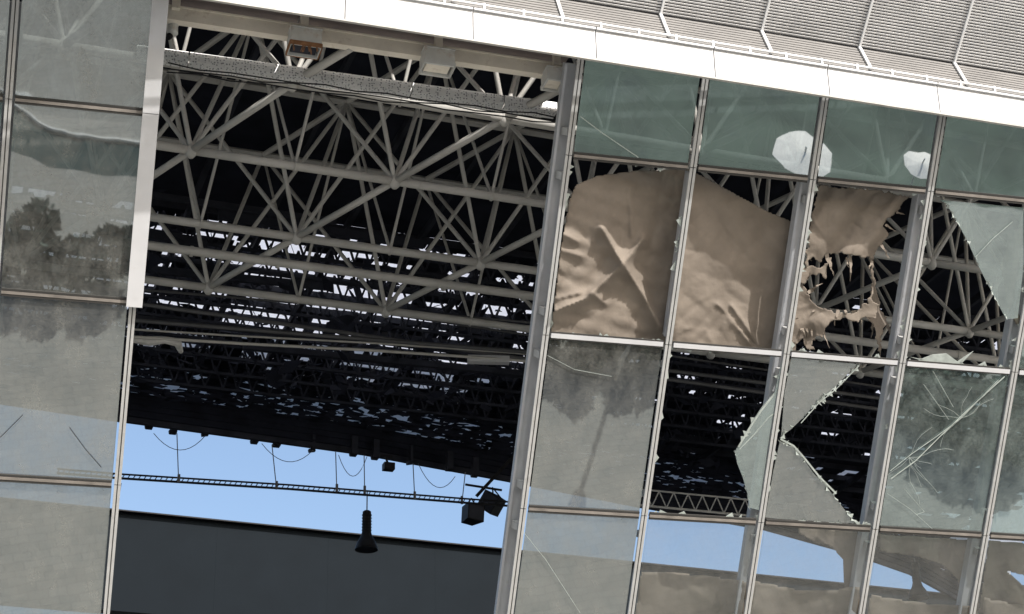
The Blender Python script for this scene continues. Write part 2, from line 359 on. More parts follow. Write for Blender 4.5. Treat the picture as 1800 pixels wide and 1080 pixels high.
# bright torn edges and cracks, thin relief on the glass
def crack(pts, wdt=.012, off=-.004, mt=None, name='crack', par=None):
    m = MB(); P = [fac(x, y, off) for x, y in pts]
    for a_, b_ in zip(P[:-1], P[1:]): m.bar(a_, b_, wdt * .6, .006, FN)
    m.build(name, mt or M['glass_edge'], par or wallR)
for pts, wdt, par_ in (([(1372, 772), (1395, 784), (1412, 803), (1440, 838), (1470, 868)], .05, SH[3]), ([(1510, 643), (1470, 684), (1438, 710), (1408, 744)], .025, SH[2]),
                 ([(1360, 694), (1338, 722), (1318, 752), (1298, 786)], .05, SH[1]), ([(1376, 715), (1350, 735), (1325, 765), (1300, 790)], .02, SH[1]),
                 ([(1766, 662), (1700, 722), (1650, 770), (1610, 810), (1566, 842)], .028, PANES[(6, 2)]), ([(1755, 668), (1690, 735), (1640, 772), (1600, 800), (1565, 828)], .016, PANES[(6, 2)]), ([(1624, 676), (1668, 738)], .008, PANES[(6, 2)]), ([(1640, 652), (1676, 716)], .008, PANES[(6, 2)]),
                 ([(1560, 868), (1600, 895), (1650, 940)], .008, PANES[(6, 2)]), ([(1590, 860), (1625, 900), (1610, 905)], .008, PANES[(6, 2)]),
                 ([(1020, 205), (1060, 235), (1122, 277)], .02, PANES[(3, 0)]), ([(920, 935), (960, 985), (1020, 1078)], .012, PANES[(3, 3)]), ([(962, 625), (1010, 650), (1075, 662)], .008, PANES[(3, 2)]),
                 ([(1715, 452), (1745, 420), (1780, 390)], .012, SH[0])):
    crack(pts, wdt, par=par_)
for pts in ([(122, 752), (150, 790), (178, 822)], [(0, 770), (40, 730)]): crack(pts, .014, mt=M['gasket'], par=PANES[(1, 2)])
# jagged fringe of splinters along the broken edges
def fringe(pts, n, par, seed, big=9):
    rc = random.Random(seed); m = MB()
    for k in range(n):
        e = rc.randrange(len(pts) - 1); (ax, ay), (bx, by) = pts[e], pts[e + 1]; t_ = rc.random(); x, y = ax + (bx - ax) * t_, ay + (by - ay) * t_
        L_ = math.hypot(bx - ax, by - ay); dx, dy = (bx - ax) / L_, (by - ay) / L_; w_ = rc.uniform(1.5, 6); h_ = rc.uniform(-.6, 1) * big
        q = [fac(x - dx * w_, y - dy * w_, .004), fac(x + dx * w_, y + dy * w_, .004), fac(x - dy * h_ + dx * rc.uniform(-4, 4), y + dx * h_ + dy * rc.uniform(-4, 4), .004 + rc.uniform(-.03, .03))]
        m.slab(q, FN, .006)
    tag(m.build('splinters', M['glass_edge'], par), kind='stuff')
fringe([(1506, 922), (1484, 895), (1458, 862), (1430, 832), (1412, 806), (1392, 786), (1372, 776)], 46, SH[3], 1)
fringe([(1374, 768), (1412, 735), (1440, 705), (1470, 680), (1512, 641)], 40, SH[2], 2)
fringe([(1318, 893), (1306, 840), (1292, 794), (1322, 742), (1362, 690)], 40, SH[1], 3)
fringe([(1664, 358), (1702, 425), (1745, 515), (1770, 562)], 30, SH[0], 4, 5)
# teeth of glass left in the frames of the missing panes
rt = random.Random(5)
for (i, j, r) in ((4, 5, 2), (5, 6, 2), (6, 7, 1), (5, 6, 1), (3, 4, 1)):
    m = MB(); u0_, u1_ = US[i] + .06, US[j] - .06; v0_, v1_ = VR[r] + .045, VR[r - 1] - .045
    for k in range(26):
        side = rt.choice('lrbt'); t_ = rt.random(); w_ = rt.uniform(.02, .10); h_ = rt.uniform(.015, .09)
        if side in 'lr':
            u = u0_ if side == 'l' else u1_; sg = 1 if side == 'l' else -1; v = v0_ + (v1_ - v0_) * t_
            q = [F(u, v - w_, .02), F(u, v + w_, .02), F(u + sg * h_, v + rt.uniform(-w_, w_), .02)]
        else:
            v = v0_ if side == 'b' else v1_; sg = 1 if side == 'b' else -1; u = u0_ + (u1_ - u0_) * t_
            q = [F(u - w_, v, .02), F(u + w_, v, .02), F(u + rt.uniform(-w_, w_), v + sg * h_, .02)]
        m.slab(q, FN, .01)
    tag(m.build('glass_teeth', M['glass_edge'], wallR), kind='stuff')
# crazed cracks spreading over the cracked pane and the remnants
def craze(px, py, n, r, par, seed):
    rc = random.Random(seed); m = MB()
    for k in range(n):
        a_ = rc.uniform(0, 6.28); x, y = px, py; L_ = rc.uniform(.3, 1) * r
        for q in range(6):
            x2, y2 = x + math.cos(a_) * L_ / 6, y + math.sin(a_) * L_ / 6
            m.bar(fac(x, y, -.002), fac(x2, y2, -.002), .0035, .003, FN); x, y = x2, y2; a_ += rc.uniform(-.35, .35)
    m.build('crack', M['glass_edge'], par)
craze(1598, 805, 9, 90, PANES[(6, 2)], 1); craze(1690, 735, 6, 70, PANES[(6, 2)], 2)
# white trim bar along the left edge of the opening, broken off half way down
m = MB(); vt = vtop(US[2]) + .5
for a_, b_ in ((vt, 2.50), (2.49, -.46)):
    m.bar(F(-5.86, a_, -.05), F(-5.86, b_, -.05), .24, .12, FN)
m.build('trim_bar', M['alu_light'], wallL)['label'] = 'wide white trim bar broken off half way down'
# columns behind the mullions, with brackets
def column(u, par, vt=3.9, vb=-9.1, off=.36, du=0.0, wd=.21):
    m = MB(); m.bar(F(u + du, vb, off), F(u + du, vt, off), wd, .15, FN)
    m.bar(F(u + du - wd * .5, vb, off - .085), F(u + du - wd * .5, vt, off - .16), .04, .05, FN)
    m.bar(F(u + du + wd * .5, vb, off - .085), F(u + du + wd * .5, vt, off - .16), .04, .05, FN)
    c = m.build('column', M['column'], par)
    for v in VR[:4]:
        b = MB()
        for dv in (-.35, .35): b.bar(F(u, v + dv, .09), F(u + du, v + dv, off - .1), .10, .12, FB)
        b.build('bracket', M['alu'], c)
column(US[3], wallR, du=-.06, wd=.22)
for k in (5, 6, 7, 8): column(US[k], wallR)
column(US[4], wallR, vt=2.4, vb=-.3, off=.22, wd=.06)
for k in (0, 1): column(US[k], wallL)

# ------------------------------------------------------------------ fascia band
fas = thing('fascia_band', fline(8), 'broad sunlit white fascia band above the glass', 'fascia')
FHt = .50; L0, L1, st = -6.0, 20.0, 1.95
s = L0; k = 0
while s < L1:
    m = MB(); j = .009
    m.slab([fline(s + j), fline(s + st - j), fline(s + st - j, 0, FHt), fline(s + j, 0, FHt)], -FIN, .05)
    m.bar(fline(s + j, -.02, FHt + .02), fline(s + st - j, -.02, FHt + .02), .05, .035)
    m.build('fascia_panel', M['fascia'], fas)
    if k % 3 == 1:
        m = MB(); m.slab([fline(s + .02, -.004, .05), fline(s + .2, -.004, .05), fline(s + .2, -.004, FHt - .08), fline(s + .02, -.004, FHt - .08)], -FIN, .003)
        m.build('cover_strip', M['fascia_grey'], fas)
    s += st; k += 1
m = MB(); m.bar(fline(L0, .03, -.008), fline(L1, .03, -.008), .05, .03); m.build('drip_edge', M['steel'], fas)
# thin conduit running along the top of the band
m = MB(); m.tube([fline(L0, -.02, FHt + .12), fline(L1, -.02, FHt + .12)], .022, 8)
s = L0
while s < L1: m.bar(fline(s, -.02, FHt + .03), fline(s, -.02, FHt + .14), .05, .03, FD); s += .62
m.build('conduit', M['louvre'], fas)

# ------------------------------------------------------------------ louvred cladding above the band
lou = thing('louvre_cladding', fline(8, 0, FHt), 'grey horizontal louvre cladding with white ribs above the fascia', 'cladding')
S1i, S1u = .30, .62                                   # lower strip leans back
def lo(s, t, out=0): # t 0..1 on the lower strip
    nrm = V((-FIN.x * S1u, -FIN.y * S1u, S1i)).normalized()
    return fline(s, .10 + S1i * t, FHt + .14 + S1u * t) + nrm * out
UA = rad(47)                                          # upper surface leans out towards the street
def up_(s, t, out=0): # t metres up
    d = -FIN * math.sin(UA) + V((0, 0, math.cos(UA))); nrm = -FIN * math.cos(UA) - V((0, 0, math.sin(UA)))
    return lo(s, 1) + d * t + nrm * out
UPL = 5.0
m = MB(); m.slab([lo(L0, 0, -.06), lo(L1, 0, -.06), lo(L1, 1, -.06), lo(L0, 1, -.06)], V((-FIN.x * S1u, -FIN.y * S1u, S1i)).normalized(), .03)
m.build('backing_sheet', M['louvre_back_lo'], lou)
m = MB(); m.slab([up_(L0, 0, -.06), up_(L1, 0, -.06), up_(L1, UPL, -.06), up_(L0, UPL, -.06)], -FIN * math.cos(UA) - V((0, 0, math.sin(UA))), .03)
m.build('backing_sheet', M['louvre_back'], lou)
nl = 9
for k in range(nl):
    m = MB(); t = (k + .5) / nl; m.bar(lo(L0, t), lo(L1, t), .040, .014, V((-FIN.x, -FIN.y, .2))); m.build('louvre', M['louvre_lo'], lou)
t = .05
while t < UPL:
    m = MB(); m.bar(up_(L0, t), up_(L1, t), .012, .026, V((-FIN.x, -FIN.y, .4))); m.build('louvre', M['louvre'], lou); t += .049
s = (hz(1020, 42, ZF + FHt) - fa0).dot(FD) - 1.78 * 5
while s < L1:
    m = MB(); m.bar(lo(s, 0, .035), lo(s, 1, .035), .05, .03, V((-FIN.x, -FIN.y, .2)))
    m.bar(up_(s, 0.0, .03), up_(s, UPL, .03), .035, .03, V((-FIN.x, -FIN.y, -.6)))
    m.build('rib', M['rib'], lou); s += 1.74

# ------------------------------------------------------------------ head of the opening: beam, soffit, hangers, housings, tray
bA, bB = hz(296, 32, 17.72), hz(1012, 138, 17.72); BD = (bB - bA).normalized(); BI = V((-BD.y, BD.x, 0))
hb = thing('head_beam', bA, 'off white steel beam spanning the top of the opening', 'beam')
m = MB(); m.bar(bA - BD * .15 + V((0, 0, .05)), bA + BD * 6.5 + V((0, 0, .05)), .14, .22); m.build('beam_body', M['beam'], hb)
m = MB(); m.bar(bA - BD * .15 + V((0, 0, .175)), bA + BD * 6.5 + V((0, 0, .175)), .18, .025); m.build('flange', M['beam'], hb)
for px, py in ((308, 8), (532, 42), (766, 78), (972, 110)):
    q = hz(px, py, 18.0); t_ = (q - bA).dot(BD); P = bA + BD * t_
    m = MB(); m.bar(P - BI * .12 + V((0, 0, .10)), P - BI * .12 + V((0, 0, .36)), .12, .08, BI); m.build('hanger', M['beam'], hb)
sof = thing('soffit', bA + V((0, 0, .3)), 'pinkish soffit sheets between fascia and head beam', 'soffit')
s = -.2
while s < 6.3:
    P0 = bA + BD * s; P1 = bA + BD * (s + 2.2)
    q = [P0 + BI * .5 + V((0, 0, .40)), P1 + BI * .5 + V((0, 0, .40)), P1 - BI * .95 + V((0, 0, .30)), P0 - BI * .95 + V((0, 0, .30))]
    m = MB(); m.slab([q[0] + BD * .012, q[1] - BD * .012, q[2] - BD * .012, q[3] + BD * .012], V((0, 0, -1)), .04); m.build('soffit_sheet', M['soffit'], sof)
    s += 2.2
m = MB(); m.tube([bA - BD * .15 - BI * .25 + V((0, 0, .29)), bA + BD * 6.5 - BI * .25 + V((0, 0, .29))], .03, 6); m.build('conduit', M['rust'], sof)  # dark tube added to draw the gap line between soffit and beam

def housing(px, py, wd, ht, label, rusty):
    P = hz(px, py, 17.58); al = (P - bA).dot(BD); P = bA + BD * al - BI * .13 + V((0, 0, -.17))
    h = thing('floodlight_housing', P, label, 'floodlight housing', 'housings under the head beam')
    m = MB(); d = .34
    m.bar(P - BD * wd / 2, P - BD * wd / 2 + BD * .015, d, ht); m.bar(P + BD * (wd / 2 - .015), P + BD * wd / 2, d, ht)
    m.bar(P - BD * (wd / 2 - .016) + BI * -(d / 2 - .01), P + BD * (wd / 2 - .016) + BI * -(d / 2 - .01), .02, ht - .002)
    m.bar(P - BD * (wd / 2 - .016) + BI * (d / 2 - .01), P + BD * (wd / 2 - .016) + BI * (d / 2 - .01), .02, ht - .002)
    m.bar(P - BD * (wd / 2 + .01) + V((0, 0, ht / 2 + .008)), P + BD * (wd / 2 + .01) + V((0, 0, ht / 2 + .008)), d + .03, .014)
    shl = m.build('shell', M['housing'], h)
    m = MB(); z = V((0, 0, -ht / 2 + .035))
    for a_, b_ in (((-1, -1), (1, -1)), ((-1, 1), (1, 1)), ((-1, -1), (-1, 1)), ((1, -1), (1, 1))):
        m.bar(P + BD * a_[0] * (wd / 2 + .004) + BI * a_[1] * (d / 2 + .004) + z, P + BD * b_[0] * (wd / 2 + .004) + BI * b_[1] * (d / 2 + .004) + z, .02, .07)
    m.build('rim', M['rust'] if rusty else M['housing'], shl)
    m = MB(); m.bar(P - BD * wd * .4 + V((0, 0, -ht * .30)), P + BD * wd * .4 + V((0, 0, -ht * .30)), d * .8, .03); m.build('lamp_plate', M['purlin'] if rusty else M['beam'], h)
    if rusty:
        m = MB()
        for k in range(7):
            a_ = random.uniform(-.45, .45) * wd; q = P + BD * a_ - BI * .17 + V((0, 0, -ht / 2))
            m.bar(q, q + V((0, 0, -random.uniform(.03, .14))) + BD * random.uniform(-.03, .03), random.uniform(.02, .06), .012)
        m.build('rust_flakes', M['rust'], shl)
housing(530, 86, .48, .32, 'box housing with rusted bottom hanging under the head beam', True)
housing(762, 120, .48, .30, 'clean white box housing in the middle of the head beam', False)
housing(968, 143, .28, .24, 'small white box at the right end of the head beam', False)

tA, tB = hz(296, 96, 17.72), hz(990, 191, 17.72); TDn = (tB - tA).normalized(); TI = V((-TDn.y, TDn.x, 0))
ct = thing('cable_tray', tA, 'perforated grey cable tray running under the head beam', 'cable tray')
tl = (tB - tA).length; segs = [0, .4, .385 * tl + .8, .635 * tl + .1, .92 * tl, tl]
segs = [-.5, .32, 3.9, 5.45, tl - .1]
for a_, b_ in zip(segs[:-1], segs[1:]):
    m = MB(); m.bar(tA + TDn * (a_ + .01), tA + TDn * (b_ - .01), .03, .18); m.bar(tA + TDn * (a_ + .01) + TI * .12 + V((0, 0, -.08)), tA + TDn * (b_ - .01) + TI * .12 + V((0, 0, -.08)), .2, .02)
    m.build('tray_section', M['tray'], ct)
m = MB()
for k in range(3):
    pts = []
    for q in range(14):
        t_ = q / 13 * tl; pts.append(tA + TDn * t_ + TI * (.05 * k) + V((0, 0, -.15 - .03 * k - .06 * abs(math.sin(q * 1.3 + k)))))
    m.tube(pts, .012, 5)
m.build('cable', M['darkgear'], ct)
# security camera on the left end of the beam
P = fac(304, 55, .5)
sc = thing('security_camera', P, 'small white bullet camera at the left end of the beam', 'camera')
m = MB(); m.tube([P + V((0, 0, .22)), P + V((0, 0, .1))], .08, 10); m.tube([P + V((0, 0, .1)), P - V((0, 0, .03)), P - V((.03, .06, .12))], [.07, .08, .05], 10); m.build('body', M['housing'], sc)
m = MB(); m.tube([P - V((.03, .06, .12)), P - V((.045, .09, .18))], [.052, .04], 10); m.build('lens', M['darkgear'], sc)
m = MB(); m.bar(P + V((0, 0, .2)), P + V((-.3, .1, .2)), .05, .05); m.build('arm', M['steel'], sc)

# ------------------------------------------------------------------ space frame under the roof
ZB, ZT = 17.70, 21.6
sf = thing('space_frame', RF(10, 33, ZB), 'grey tubular steel space frame carrying the stadium roof', 'roof truss')
def NB(k, i): return RF(5.62 + 3.6 * i - 1.13 * k, 25.5 + 2.62 * k, ZB)
def NT(k, i):  # top node in the cell (k-1..k, i..i+1)
    return RF(5.62 + 3.6 * (i + .5) - 1.13 * (k - .5), 25.5 + 2.62 * (k - .5), ZT)
KR = range(0, 4)
def irange(k): return [i for i in range(-3, 9) if -2.5 < 5.62 + 3.6 * i - 1.13 * k < 12 + 2.6 * k + 8]
for k in KR:
    I = irange(k)
    for i in I:
        p = NB(k, i)
        if i + 1 in I:
            q = NB(k, i + 1); mid = (p + q) / 2; d = (q - p).normalized()
            m = MB(); m.tube([p, q], .078, 10); m.tube([mid - d * .015, mid + d * .015], .10, 10); m.build('chord', M['steel'], sf, True)
        if k + 1 in KR and i in irange(k + 1):
            m = MB(); m.tube([p, NB(k + 1, i)], .063, 8); m.build('chord', M['steel'], sf, True)
        m = MB(); m.tube([p - V((0, 0, .14)), p - V((0, 0, .09)), p, p + V((0, 0, .13))], [.05, .09, .105, .07], 10); m.build('node', M['steel'], sf, True)
        for dk, di in ((0, 0), (0, -1), (1, 0), (1, -1)):
            m = MB(); m.tube([p, NT(k + dk, i + di)], .043, 7, cap=False); m.build('web_member', M['steel'], sf, True)
for k in KR:
    for i in irange(k):
        mid = (NB(k, i) + NB(k, i + 1)) / 2
        for dk in (0, 1):
            m = MB(); m.tube([mid, NT(k + dk, i)], .032, 6, cap=False); m.build('web_member', M['steel'], sf, True)
tm = MB()
for k in range(0, 5):
    for i in range(-3, 9):
        a_ = NT(k, i); al, pe = rfc(a_)
        if al < -4 or al > 30: continue
        tm.tube([a_, NT(k, i + 1)], .075, 7)
        if k < 4: tm.tube([a_, NT(k + 1, i)], .06, 7)
tag(tm.build('top_chords', M['steel'], sf), kind='stuff')
# radials from the front row up to the head beam
for i in range(-1, 5):
    m = MB(); p = NB(0, i); q = RF(5.62 + 3.6 * i + .62, 24.2, ZB); m.tube([p, q], .07, 8); m.build('chord', M['steel'], sf, True)

# ------------------------------------------------------------------ roof: deck with holes, purlins, pale outer sheet
roof = thing('stadium_roof', RF(10, 36, 20), 'dark torn roof deck with daylight showing through its holes', 'roof')
ZD = 22.1
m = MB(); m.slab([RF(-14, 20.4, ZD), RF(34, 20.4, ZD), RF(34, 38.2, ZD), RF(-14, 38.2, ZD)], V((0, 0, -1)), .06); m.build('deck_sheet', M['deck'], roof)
rnd = random.Random(11)
EDGE = [rfc(hz(x, y, 20.15)) for x, y in ((-300, 665), (215, 742), (640, 800), (900, 848), (1130, 893), (1345, 932), (1500, 975), (1600, 1010), (1690, 1060), (1800, 1120))]
def pmax(al):
    if al <= EDGE[0][0]: return EDGE[0][1]
    for (a0, p0), (a1, p1) in zip(EDGE[:-1], EDGE[1:]):
        if al <= a1: return p0 + (p1 - p0) * (al - a0) / (a1 - a0)
    return EDGE[-1][1]
dk = MB(); PE0, PE1 = 38.2, 68.0
pe = PE0; row = 0
def hole_p(al, pe):
    c = .5 + .5 * math.sin(al * .9 + 1.3 * math.sin(pe * .7)) * math.cos(pe * .8 + .5 * al)
    fall = max(0., min(1, (17.0 - al) / 6))
    z = .34 + .62 * c
    ed = pmax(al) - pe
    if ed < 1.5: z *= .5
    if pe < 39.2: z *= .6
    return z * (.18 + .82 * fall)
while pe < PE1 - .01:
    wdt = .31; al = -16.0 + rnd.uniform(-.5, 0)
    while al < 36:
        ln = rnd.choice((.18, .28, .4, .6, .8))
        if pe < pmax(al + ln / 2) and rnd.random() > hole_p(al, pe):
            z = ZD + rnd.uniform(-.02, .02)
            dk.bar(RF(al + .005, pe + wdt / 2, z), RF(al + ln - .005, pe + wdt / 2, z), wdt, .03)
        al += ln
    pe += wdt; row += 1
tag(dk.build('deck_boards', M['deck'], roof), kind='stuff')
pe = PE0 - .05
while pe < PE1 + .2:
    al = -16.0
    while al < 36 and pmax(al) < pe: al += .1
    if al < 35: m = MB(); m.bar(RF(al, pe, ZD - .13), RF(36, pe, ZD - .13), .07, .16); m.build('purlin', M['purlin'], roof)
    pe += .92
al = -15.5; 
while al < 35:
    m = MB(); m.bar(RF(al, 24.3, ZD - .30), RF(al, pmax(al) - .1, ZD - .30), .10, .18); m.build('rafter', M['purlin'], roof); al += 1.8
m = MB(); m.slab([RF(38, 34.5, ZD + 1.5), RF(-18, 34.5, ZD + 1.5)] + [RF(a_, p_ + .3, ZD + 1.5) for a_, p_ in EDGE], V((0, 0, 1)), .02); m.build('outer_sheet', M['skin'], roof)
# inner edge: girder, hanging boards and paired brackets against the sky
for (a0, p0), (a1, p1) in zip(EDGE[:-1], EDGE[1:]):
    m = MB(); m.bar(RF(a0, p0, ZD - .06), RF(a1, p1, ZD - .06), .16, .34); m.bar(RF(a0, p0, 20.22), RF(a1, p1, 20.22), .12, .14); m.build('edge_girder', M['purlin'], roof)
    vb = MB(); vb.bar(RF(a0, p0, 20.63), RF(a1, p1, 20.63), .03, .78)
    for z in (20.35, 20.55, 20.72, 20.95, 21.15): vb.bar(RF(a0, p0 - .05, z), RF(a1, p1 - .05, z), .05, .05)
    for q in range(int((a1 - a0) * 105)):
        f0 = rnd.random(); am = a0 + (a1 - a0) * f0; z = 20.85 + 1.2 * rnd.random(); p = RF(am, p0 + (p1 - p0) * f0 - rnd.uniform(.02, .5), z)
        l_ = rnd.uniform(.06, .36); h_ = rnd.uniform(.02, .065); tl_ = rnd.gauss(0, .10)
        e1 = TD * math.cos(tl_) + V((0, 0, math.sin(tl_))); e2 = V((0, 0, 1)) + TD * rnd.gauss(0, .25)
        vb.slab([p - e1 * l_ - e2 * h_ * rnd.random(), p + e1 * l_ * .4 - e2 * h_, p + e1 * l_ - e2 * h_ * .2 * rnd.random(), p + e1 * l_ * .8 + e2 * h_ * rnd.random(), p - e1 * l_ * .7 + e2 * h_], -ND, .015)
    tag(vb.build('valance_sheets', M['deck'], roof), kind='stuff')
    m = MB(); m.slab([RF(a0, p0 + .3, 20.9), RF(a1, p1 + .3, 20.9), RF(a1, p1 + .3, ZD + 1.48), RF(a0, p0 + .3, ZD + 1.48)], -ND, .02); m.build('edge_skirt', M['skin'], roof)
# torn lining, ducts and catwalks in the dark back half
for k in range(13):
    z = rnd.uniform(19.2, 21.4); pe = rnd.uniform(35, 47); a0 = rnd.uniform(-14, 14); ln = rnd.uniform(4, 10); pe = min(pe, min(pmax(a0), pmax(a0 + ln)) * (z - 1.6) / 20.5 - 1.5)
    m = MB(); m.bar(RF(a0, pe, z), RF(a0 + ln, pe + rnd.uniform(-.6, .6), z), rnd.uniform(.06, .14), rnd.uniform(.08, .22)); m.build('service_rail', M['purlin'], roof)
pe = PE0 + .2
while pe < 47.5:
    m = MB(); a_ = -15.
    while a_ < 34:
        if pe < pmax(a_) - .2:
            st_l = rnd.uniform(.36, .52)
            m.bar(RF(a_, pe, ZD - .85), RF(a_ + st_l * .5, pe, ZD - .2), .045, .05, ND); m.bar(RF(a_ + st_l * .5, pe, ZD - .2), RF(a_ + st_l, pe, ZD - .85), .045, .05, ND)
            m.bar(RF(a_, pe, ZD - .87), RF(a_ + st_l, pe, ZD - .87), .07, .07)
            a_ += st_l
        else: a_ += .5
    if m.v: m.build('lattice_joist', M['purlin'], roof)
    pe += 1.05
tf = MB()
for k in range(1900):
    a0 = rnd.uniform(-14, 26); z = ZD - .05 - 1.7 * rnd.random() ** 1.6; lim = pmax(a0); pe = rnd.uniform(37.5, lim - .1); pe = min(pe, lim * (z - 1.6) / (ZD - .35 - 1.6) - .3 - rnd.random())
    p = RF(a0, pe, z); sz = rnd.uniform(.08, .42) * (1.5 if rnd.random() < .1 else 1)
    e1 = (TD * rnd.gauss(0, 1) + ND * rnd.gauss(0, .6) + V((0, 0, rnd.gauss(0, .35)))).normalized(); e2 = e1.cross(V((rnd.gauss(0, 1), rnd.gauss(0, 1), rnd.gauss(0, 1)))).normalized()
    q = [p + e1 * sz * rnd.uniform(.5, 1), p + e2 * sz * rnd.uniform(.15, .6), p - e1 * sz * rnd.uniform(.4, 1), p - e2 * sz * rnd.uniform(.05, .5)]
    tf.slab(q, e1.cross(e2), .012)
for k in range(260):                       # dangling strips and cables
    a0 = rnd.uniform(-13, 24); pe = rnd.uniform(38, pmax(a0) - 1.5); p = RF(a0, pe, ZD - .1); l_ = rnd.uniform(.2, .9)
    tf.bar(p, p + V((rnd.uniform(-.3, .3), rnd.uniform(-.2, .2), -l_)), rnd.uniform(.015, .07), .012)
tag(tf.build('torn_lining', M['deck'], roof), kind='stuff')

def pipe_thing(name, pts, r, mat, label, cat, n=8):
    t_ = thing(name, pts[0], label, cat); m = MB(); m.tube(pts, r, n); m.build('tube', mat, t_, True); return t_
P = [hz(x, y, 17.55) for x, y in ((180, 421), (265, 432), (945, 522), (1800, 640))]
t4 = thing('sprinkler_main', P[0], 'straight grey pipe crossing under the space frame', 'pipe'); m = MB(); m.tube(P, .085, 10); t4b = m.build('tube', M['steel'], t4, True)
m = MB()
for s in range(1, 12):
    q = P[0].lerp(P[-1], s / 12); m.tube([q - TD * .03, q + TD * .03], .105, 10)
m.build('collar', M['steel'], t4b)
for (pts, z, hw, lab) in (([(150, 535), (237, 547), (597, 597), (1000, 655), (1500, 725), (1800, 770)], 17.2, .35, 'upper dark catwalk with rails beneath the torn deck'),
                          ([(150, 568), (237, 573), (660, 607), (925, 628), (1400, 690), (1800, 742)], 16.9, .25, 'lower dark catwalk with a pale handrail')):
    Q = [hz(x, y, z) for x, y in pts]; cw = thing('catwalk', Q[0], lab, 'catwalk')
    for o_, dz in ((hw, .9), (-hw, 0)):
        m = MB()
        m.tube([q + ND * o_ + V((0, 0, dz)) for q in Q], .04 if dz == 0 else .025, 6); m.build('rail', M['catwalk'], cw)
P = [hz(x, y, 16.8) for x, y in ((225, 592), (420, 604), (650, 616), (830, 628), (990, 640))]
lb = thing('lighting_batten', P[0], 'thin pale batten with a white lamp box near its right end', 'batten')
m = MB(); m.tube(P, .03, 6); m.tube([p + V((0, 0, .16)) for p in P], .02, 6); m.build('tube', M['steel'], lb)
q0, q1 = hz(822, 632, 16.8), hz(895, 634, 16.8); m = MB(); m.bar(q0, q1, .16, .14); m.build('lamp_box', M['fascia'], lb)
m = MB(); w0 = [hz(x, y, 16.8) for x, y in ((232, 597), (262, 600), (290, 598), (312, 602), (318, 618))]
m.tube(w0, [.06, .10, .07, .09, .05], 7); m.build('torn_wrap', M['scrap'], lb)

# ------------------------------------------------------------------ against the sky: far roof edge, light bar, lamps, loudspeakers
zt = 26.0
wA, wB = hz(188, 899.5, zt), hz(888, 970, zt); WD = (wB - wA).normalized(); WI = V((-WD.y, WD.x, 0))
far = thing('far_roof_edge', wA, 'clad edge of the opposite roof below the sky, its shade put into the colour', 'roof edge')
d = ray(240, 1077); zb = (CAM + d * ((wA + WD * .8 - CAM).dot(WI) / d.dot(WI))).z
s = -14.0
while s < 40:
    m = MB(); q = [wA + WD * (s + .001), wA + WD * (s + 4.603)]
    q = [q[0], q[1] - WD * .001, q[1] - WD * .001 + V((0, 0, zb - zt)), q[0] + V((0, 0, zb - zt))]
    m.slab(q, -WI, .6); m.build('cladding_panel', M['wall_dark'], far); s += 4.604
m = MB(); m.bar(wA - WD * 14 - WI * .03 + V((0, 0, .03)), wA + WD * 40 - WI * .03 + V((0, 0, .03)), .5, .05); m.build('coping', M['darkgear'], far)
m = MB(); m.tube([hz(204, 905, zt), (hz(204, 905, zt) + V((.1, 0, zb - zt)))], .03, 6); m.tube([hz(213, 850, zt + 2.2), hz(205, 900, zt)], .02, 6); m.build('downpipe', M['darkgear'], far)

zbar = 16.3
B = [hz(x, y, zbar) for x, y in ((100, 832), (210, 841), (510, 860), (830, 885), (900, 890))]
bar = thing('hanging_light_bar', B[1], 'long thin dark lattice bar hanging across the sky gap', 'light bar')
m = MB(); bd = (B[-1] - B[0]).normalized(); ln = (B[-1] - B[0]).length
m.tube(B, .028, 6); m.tube([b_ + V((0, 0, .1)) for b_ in B], .022, 6)
k = 0.
while k < ln: p = B[0] + bd * k; m.bar(p, p + bd * .06 + V((0, 0, .1)), .02, .02); k += .12
m.build('lattice', M['darkgear'], bar)
for (x0, y0, x1, y1) in ((311, 762, 314, 846), (478, 782, 486, 858), (590, 795, 592, 863), (726, 815, 729, 876), (640, 800, 641, 866), (818, 830, 812, 884)):
    d1 = hz(x1, y1, zbar); d0 = ray(x0, y0); P0 = CAM + d0 * ((d1 - CAM).dot(ND) / d0.dot(ND))
    m = MB(); m.tube([P0, d1], .012, 5); m.tube([d1 - V((0, 0, .03)), d1 + V((0, 0, .16))], .035, 6); m.build('suspension_wire', M['wire'], bar)
for (xa, ya, xb, yb, sag) in ((270, 762, 362, 765, 28), (460, 780, 550, 792, 26), (595, 800, 645, 803, 36), (735, 815, 800, 838, 30)):
    m = MB(); pts = []
    pl = RF(0, 47.4, 0).dot(ND)
    for q in range(11):
        t_ = q / 10; x, y = xa + (xb - xa) * t_, ya + (yb - ya) * t_ + sag * 4 * t_ * (1 - t_); d = ray(x, y); pts.append(CAM + d * (pl / d.dot(ND)))
    m.tube(pts, .010, 5); m.build('slack_cable', M['wire'], bar)
# paired brackets on the roof edge
def onpe(x, y, pe): d = ray(x, y); return CAM + d * (pe / d.dot(ND))
for x, y in ((263, 748), (305, 757), (362, 762), (448, 774), (487, 780), (550, 790), (622, 796), (660, 802), (722, 812), (790, 822), (835, 833)):
    p = onpe(x, y, 47.7); small = x in (362, 550, 722)
    m = MB(); m.bar(p + V((0, 0, .45)), p - V((0, 0, .03 if small else .08)), .07 if small else .17, .25, ND); m.bar(p + TD * .06 - V((0, 0, .02)), p - TD * .12 - V((0, 0, .06)), .12, .08)
    m.build('edge_bracket', M['purlin'], roof)

